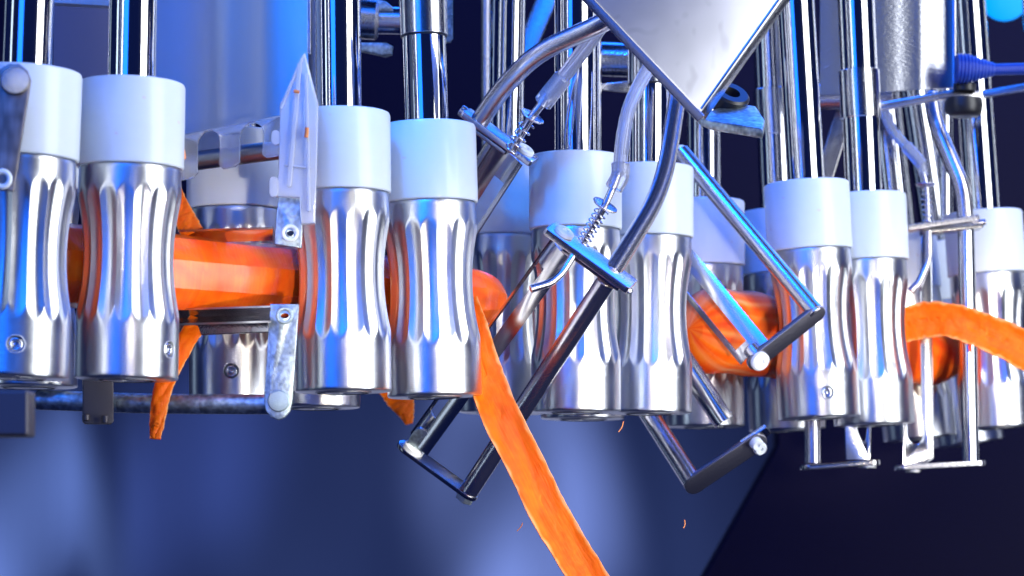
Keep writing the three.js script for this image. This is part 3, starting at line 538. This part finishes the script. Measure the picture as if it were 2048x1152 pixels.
{ // upper left arm with clear plastic blade holder
  const o = peeler('clear pointed plastic blade holder with a steel tip, above the peeled carrot', P(580, 490, 0.94));
  const hd = 0.936, hp = (x, y, d = hd) => P(x, y, d);
  part(o, 'plastic_holder', plate([[609, 104], [636, 206], [630, 446], [602, 448], [598, 396], [546, 392], [548, 358], [556, 355], [560, 208]].map(([x, y]) => hp(x, y)), 0.0045, { bevel: 0.0009 }), M.clear);
  part(o, 'holder_rib', merge(bar(hp(599, 130, hd - 0.0002), hp(578, 370, hd - 0.0002), 0.0016, 0.0018, V(0, 0, 1)), bar(hp(612, 150, hd - 0.0002), hp(618, 420, hd - 0.0002), 0.0012, 0.0018, V(0, 0, 1)), bar(hp(570, 330, hd - 0.0002), hp(620, 336, hd - 0.0002), 0.0008, 0.0014, V(0, 0, 1)), bar(hp(562, 215, hd - 0.0002), hp(606, 112, hd - 0.0002), 0.001, 0.0016, V(0, 0, 1))), M.clear);
  part(o, 'side_tab', merge(bar(hp(552, 270, hd + 0.002), hp(552, 282, hd + 0.002), 0.003, 0.003, V(0, 0, 1)), bar(hp(548, 363, hd + 0.001), hp(548, 386, hd + 0.001), 0.003, 0.003, V(0, 0, 1))), M.clear);
  part(o, 'steel_strip', plate([[556, 392], [606, 396], [603, 496], [549, 488]].map(([x, y]) => hp(x, y, 0.9385)), 0.0024, { holes: [Array.from({ length: 20 }, (_, i) => hp(580 + 10 * Math.cos(i * Math.PI / 10), 466 + 9 * Math.sin(i * Math.PI / 10), 0.9385))] }), M.zinc);
  part(o, 'glare_backing_strip', plate([[572, 250], [612, 250], [606, 396], [560, 396]].map(([x, y]) => hp(x, y, 0.9412)), 0.0016), M.screw);  // white colour stands in for glare on the steel behind the clear holder
  part(o, 'eyelet', along(new THREE.TorusGeometry(0.0024, 0.0007, 10, 32).rotateX(Math.PI / 2), hp(580, 466, 0.9385), V(0, 0, 1)), M.screw);
  part(o, 'blade', slab((s, t) => P(356 + 190 * s, 466 - 6 * s + 12 * t + 8 * t * t, 0.962 - 0.014 * s + 0.005 * t), 0.0007, 0, 1, -1, 1, 24, 8), M.blade);
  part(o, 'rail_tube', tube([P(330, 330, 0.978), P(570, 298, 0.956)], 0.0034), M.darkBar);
  // clear rail with arched cut-outs
  const rx = (x) => x, tilt = (x) => -(x - 370) * 0.19;
  const arch = (c, w) => Array.from({ length: 13 }, (_, i) => { const a = Math.PI - Math.PI * i / 12; return [c + w * Math.cos(a), 296 - 26 * Math.sin(a)]; });
  const outline = [[340, 265], [565, 265 + 8], [565, 334]];
  for (const [c, w] of [[532 + 6, 0]]) void c;
  const low = [[545, 338], [532, 340]];
  const pts = [[340, 268], [566, 266], [566, 346], [533, 346], [524, 338], ...arch(503, 23).reverse().map(([x, y]) => [x, y]), [480, 344], [470, 352], [446, 352], [438, 344], ...arch(417, 22).reverse(), [395, 350], [385, 358], [340, 358]];
  part(o, 'clear_rail', plate(pts.map(([x, y]) => P(x, y + tilt(x), 0.951 - (x - 340) / 226 * 0.0001)), 0.0024, { bevel: 0.0005 }), M.clearThin);
}
{ // worn strip at the near edge
  const o = peeler('worn brown grey foot strip with rounded top in front of the first spindle', P(20, 260, 0.852)), d = 0.852;
  part(o, 'foot_bar', plate([[-18, 372], [-12, 160], [0, 137], [18, 127], [38, 127], [54, 140], [61, 160], [58, 180], [26, 382], [0, 380]].map(([x, y]) => P(x, y, d)), 0.0022, { bevel: 0.0005 }), M.strip);
  part(o, 'foot_rivet', along(creasedLathe([[0.0046, 0], [0.0042, 0.0012], [0.0022, 0.0019], [0, 0.0018]], 32, 0.6), P(30, 162, d), V(0.1, 0.1, 1)), M.barDull);
  part(o, 'eyelet', along(new THREE.TorusGeometry(0.0024, 0.0009, 10, 32).rotateX(Math.PI / 2), P(4, 358, d), V(0, 0, 1)), M.screw);
}

// ---------------------------------------------------------------- hoses
function hose(label, pts, r, cuff) {
  const o = thing('plastic_hose', label, 'hose', pts[0], 'clear plastic hoses on the peeler arms');
  part(o, 'hose_wall', tube(pts, r, { rad: 24 }), M.hose);
  part(o, 'hose_core', tube(pts, r * 0.45, { rad: 16 }), M.hose);
  part(o, 'hose_cuff', tube(cuff, r * 1.28, { rad: 24 }), M.hose);
  return o;
}
hose('clear plastic hose pushed onto the spring rod of the upper peeler arm', [P(1094, 196, 1.014), P(1128, 152, 1.01), P(1180, 82, 1.0), P(1222, 22, 0.99), P(1245, -20, 0.985)], 0.0028, [P(1086, 206, 1.014), P(1108, 178, 1.012), P(1126, 156, 1.01)]);
hose('clear curved plastic hose from the hopper tip to the central peeler arm', [P(1240, 350, 0.985), P(1244, 290, 0.985), P(1256, 225, 0.99), P(1276, 175, 1.0), P(1302, 128, 1.01), P(1330, 80, 1.02)], 0.0026, [P(1228, 376, 0.985), P(1240, 352, 0.985), P(1241, 328, 0.985)]);
hose('bluish plastic hose running down to the spring of the upright peeler arm', [P(1762, 205, 1.215), P(1785, 260, 1.212), P(1815, 296, 1.21), P(1842, 330, 1.208), P(1848, 350, 1.208)], 0.0022, [P(1812, 292, 1.21), P(1830, 312, 1.209), P(1844, 330, 1.208)]);

// ---------------------------------------------------------------- sheets, brackets, fittings
{ // hopper
  const dd = (x) => 0.93 + (x - 1185) / 377 * 0.0125;
  const o = thing('hopper', 'pale steel hopper sheet tapering to a point above the central peeler arm', 'hopper', P(1400, 226, 0.94));
  part(o, 'hopper_sheet', plate([[1400, 228], [1108, -80], [1622, -80]].map(([x, y]) => P(x, y, dd(x))), 0.0016), M.sheet);
  part(o, 'folded_lip', bar(P(1098, -84, dd(1098) - 0.001), P(1396, 230, dd(1396) - 0.001), 0.0032, 0.0044, V(-0.45, 0.1, 1), { round: false }), M.bar);
  part(o, 'edge_flange', bar(P(1406, 226, dd(1406) + 0.004), P(1626, -84, dd(1626) + 0.004), 0.001, 0.009, V(0.4, 0, -1), { round: false }), M.barDull);
  part(o, 'mounting_tab', plate([[1396, 230], [1412, 222], [1468, 205], [1512, 212], [1530, 240], [1526, 260], [1418, 242]].map(([x, y], i) => P(x, y, 0.96 + (250 - y) * 0.0006)), 0.0035, { bevel: 0.001 }), M.zinc);
}
solo('rubber_buffer', 'black rubber ring on the tab behind the hopper tip', 'rubber buffer', P(1462, 195, 0.985),
  along(creasedLathe([[0.0028, 0.0012], [0.0032, 0.003], [0.0062, 0.003], [0.007, 0.0022], [0.007, -0.003], [0.0028, -0.003], [0.0028, 0.0012]], 48, 0.7), P(1458, 198, 0.985), V(0.28, 0.72, 0.62)), M.rubber);
{ // left curved panel
  const o = thing('curved_sheet', 'blue lit curved steel panel behind the largest spindle rod', 'panel', P(470, 250, 0.985));
  const turn = (x) => { const k = [[200, -17], [320, -17], [425, -12], [475, 6], [520, 12], [560, -2], [600, -9], [640, -11]]; let i = 0; while (i < k.length - 2 && x > k[i + 1][0]) i++; const q = (x - k[i][0]) / (k[i + 1][0] - k[i][0]); return (k[i][1] + (k[i + 1][1] - k[i][1]) * q) * Math.PI / 180; };
  const tab = [0]; for (let i = 1; i <= 600; i++) tab.push(tab[i - 1] - Math.tan(turn(617 - i)) * mm(1, 0.98));
  const depthAt = (x) => { const q = Math.min(598.9, Math.max(0, 617 - x)), i = Math.floor(q); return tab[i] + (tab[i + 1] - tab[i]) * (q - i); };
  const f = (s, t) => { const x = 255 + 362 * t, yb = 272 - (x - 370) * 0.2, y = yb + (-420 - yb) * s; return P(x, y, 0.972 + depthAt(x)); };
  part(o, 'panel_sheet', slab(f, 0.0016, 0, 1, 0, 1, 12, 48, 0.1, 0.12), M.panel);
  part(o, 'panel_edge', bar(P(618, 106, 0.9715), P(618, -420, 0.9715), 0.0011, 0.003, V(0, 0, 1), { round: false }), M.sleeve);
}
solo('side_sheet', 'dim grey violet sheet in the gap between the first two rods', 'sheet', P(170, 100, 1.12), slab((s, t) => P(80 + 200 * t, 240 - 500 * s, 1.12 + 0.01 * t * t), 0.002, 0, 1, 0, 1, 4, 12), M.dull);
solo('cross_bar', 'bright level bar crossing behind the first rods at the top edge', 'bar', P(140, 0, 1.04), bar(P(40, -4, 1.04), P(240, 8, 1.04), 0.0032, 0.006, V(0, 0, 1), { round: false }), M.screw);
{ // right hammered bracket
  const o = thing('steel_bracket', 'dimpled steel bracket with folded lower lip beside the corrugated hose', 'bracket', P(1830, 190, 1.2));
  const ang = [[1640, -4], [1750, -3], [1798, 9], [1834, -2], [1845, 16], [1866, 28], [1886, 8], [1908, -12]], dz = [0];
  for (let x = 1640; x < 1912; x++) { let i = 0; while (i < ang.length - 2 && x > ang[i + 1][0]) i++; const q = (x - ang[i][0]) / (ang[i + 1][0] - ang[i][0]); dz.push(dz[dz.length - 1] + Math.tan((ang[i][1] + (ang[i + 1][1] - ang[i][1]) * q) * Math.PI / 180) * mm(1, 1.2)); }
  const f = (s, t) => { const x = 1640 + 268 * t, q = Math.min(270.9, Math.max(0, x - 1640)), i = Math.floor(q); return P(x, 190 - 420 * s - 14 * t, 1.2 + dz[i] + (dz[i + 1] - dz[i]) * (q - i)); };
  part(o, 'bracket_sheet', slab(f, 0.0018, 0, 1, 0, 1, 30, 80, 0.035, 0.09), M.hammer);
  part(o, 'bracket_lip', plate([[1752, 206], [1902, 178], [1960, 182], [1964, 196], [1905, 196], [1755, 222]].map(([x, y]) => P(x, y, 1.196 + (x - 1752) * 0.00001)), 0.003, { bevel: 0.0009 }), M.bar);
  part(o, 'side_edge', bar(P(1908, 176, 1.2), P(1906, -300, 1.2), 0.0012, 0.004, V(0, 0, 1), { round: false }), M.sleeve);
  part(o, 'side_lip', bar(P(1972, 188, 1.2), P(2080, 170, 1.195), 0.003, 0.006, V(0, 0, 1), { round: false }), M.bar);
}
solo('rubber_stop', 'black rubber stop under the lip of the dimpled bracket', 'rubber stop', P(1928, 212, 1.195),
  along(merge(creasedLathe([[0, -0.0045], [0.0062, -0.0045], [0.0078, -0.003], [0.0082, 0], [0.0078, 0.0032], [0.004, 0.004], [0, 0.004]], 48, 0.8), creasedLathe([[0.0045, 0.006], [0.005, 0.0066], [0.005, 0.0095], [0, 0.0098]], 32, 0.6)), P(1928, 212, 1.196), V(0.03, 1, 0.02)), M.rubber);
{ // corrugated hose
  const o = thing('corrugated_hose', 'blue corrugated rubber bellows tapering into a ribbed cable', 'hose', P(1912, 138, 1.19));
  const d = 1.19, ax = P(1990, 139, d).sub(P(1912, 137, d)).normalize(), L = mm(78, d), pr = [];
  for (let i = 0; i <= 88; i++) { const t = i / 88, r = mm(29 - 17 * Math.min(1, Math.max(0, (t - 0.28) / 0.72)) ** 1.05, d); pr.push([r * (1 + 0.05 * Math.sin(i * 2 * Math.PI / 8)), t * L]); }
  pr.unshift([0, 0]);
  part(o, 'bellows', along(lathe(pr, 40), P(1912, 137, d), ax), M.blueHose);
  const pc = []; for (let i = 0; i <= 120; i++) pc.push([mm(11.5, d) * (1 + 0.07 * Math.sin(i * Math.PI / 2)), i / 120 * mm(140, d)]);
  part(o, 'ribbed_cable', along(lathe(pc, 32), P(1988, 139, d), ax.clone().add(V(0, 0.05, 0)).normalize()), M.blueHose);
}
{ // pipe fitting between the rods
  const o = thing('pipe_fitting', 'blue lit pipe joint with pale flange between two rods at the top edge', 'pipe fitting', P(770, 60, 1.12)), d = 1.12;
  part(o, 'pipe', tube([P(715, 40, d), P(900, 44, d)], mm(27, d), { rad: 32 }), M.bar);
  part(o, 'pipe_collar', tube([P(722, 38, d - 0.002), P(752, 40, d - 0.002)], mm(40, d), { rad: 32 }), M.barDull);
  part(o, 'flange_plate', plate([[716, 84], [772, 84], [786, 92], [784, 108], [770, 112], [716, 100]].map(([x, y]) => P(x, y, d - 0.006)), 0.004, { bevel: 0.001 }), M.zinc);
  part(o, 'upper_lug', plate([[716, -10], [772, 2], [786, 14], [786, 22], [716, 22]].map(([x, y]) => P(x, y, d - 0.006)), 0.004, { bevel: 0.001 }), M.zinc);
}
solo('mounting_plate', 'narrow scratched plate edge beside the rod with the black ring', 'plate', P(898, 40, 1.1), plate([[880, -120], [905, -120], [906, 76], [900, 84], [880, 84]].map(([x, y]) => P(x, y, 1.1)), 0.003, { bevel: 0.0008 }), M.zinc);
solo('pipe_fitting', 'blue lit fitting with pale lower edge half hidden behind the hopper', 'pipe fitting', P(1220, 130, 1.15), merge(tube([P(1190, 118, 1.15), P(1300, 122, 1.15)], mm(34, 1.15)), plate([[1196, 168], [1262, 160], [1262, 184], [1196, 178]].map(([x, y]) => P(x, y, 1.14)), 0.004)), M.barDull);
solo('cross_pipe', 'dark level pipe between the collared rods beside the hopper', 'pipe', P(1670, 195, 1.24), tube([P(1585, 195, 1.24), P(1780, 190, 1.24)], mm(26, 1.24)), M.bar);
solo('brace_bar', 'dim slanting brace between two rods above the tall plain capped spindle', 'brace', P(1655, 300, 1.25), bar(P(1690, 220, 1.25), P(1640, 380, 1.25), mm(34, 1.25), 0.003, V(0, 0, 1)), M.barDull);
solo('brace_bar', 'dark slanting brace in the gap behind the upper peeler tube', 'brace', P(1070, 60, 1.4), bar(P(1120, -60, 1.4), P(1020, 180, 1.4), mm(40, 1.4), 0.004, V(-0.3, 0, 1)), M.barDull);
solo('guide_rod', 'thin dark rod behind the gap next to the upper peeler arm', 'rod', P(975, 100, 1.3), tube([P(972, -200, 1.3), P(972, 520, 1.3)], mm(9, 1.3)), M.bar);
solo('support_block', 'dark blurred steel block hanging below the first spindle', 'block', P(14, 826, 0.78), new RoundedBoxGeometry(mm(100, 0.78), mm(92, 0.78), 0.012, 3, 0.001).translate(...P(14, 828, 0.78).toArray()), M.blackSteel);
solo('guide_rod', 'polished rod rising behind the foot of the hopper tab', 'rod', P(1890, 500, 1.33), tube([P(1888, -200, 1.33), P(1890, 700, 1.33)], mm(17, 1.33)), M.chromeRear);
{ // blue lamp far back
  const p = P(2010, -8, 1.45), o = thing('blue_lamp', 'glowing blue lamp out of focus in the top corner', 'lamp', p);
  const m = part(o, 'lamp_bulb', new THREE.SphereGeometry(0.013, 24, 16).translate(p.x, p.y, p.z), std({ name: 'lamp_glow', color: rgb(0.02, 0.1, 0.3), emissive: rgb(0.0, 0.28, 1), emissiveIntensity: 1.6 }));
  part(o, 'lamp_socket', tube([V(p.x, p.y + 0.012, p.z), V(p.x, p.y + 0.05, p.z)], 0.008), M.rubber);
  const l = new THREE.PointLight(new THREE.Color().setRGB(0.0, 0.28, 1), 0.02); l.position.copy(p); l.name = 'blue_lamp_light'; l.castShadow = true; scene.add(l);
}
renderer.render(scene, camera);
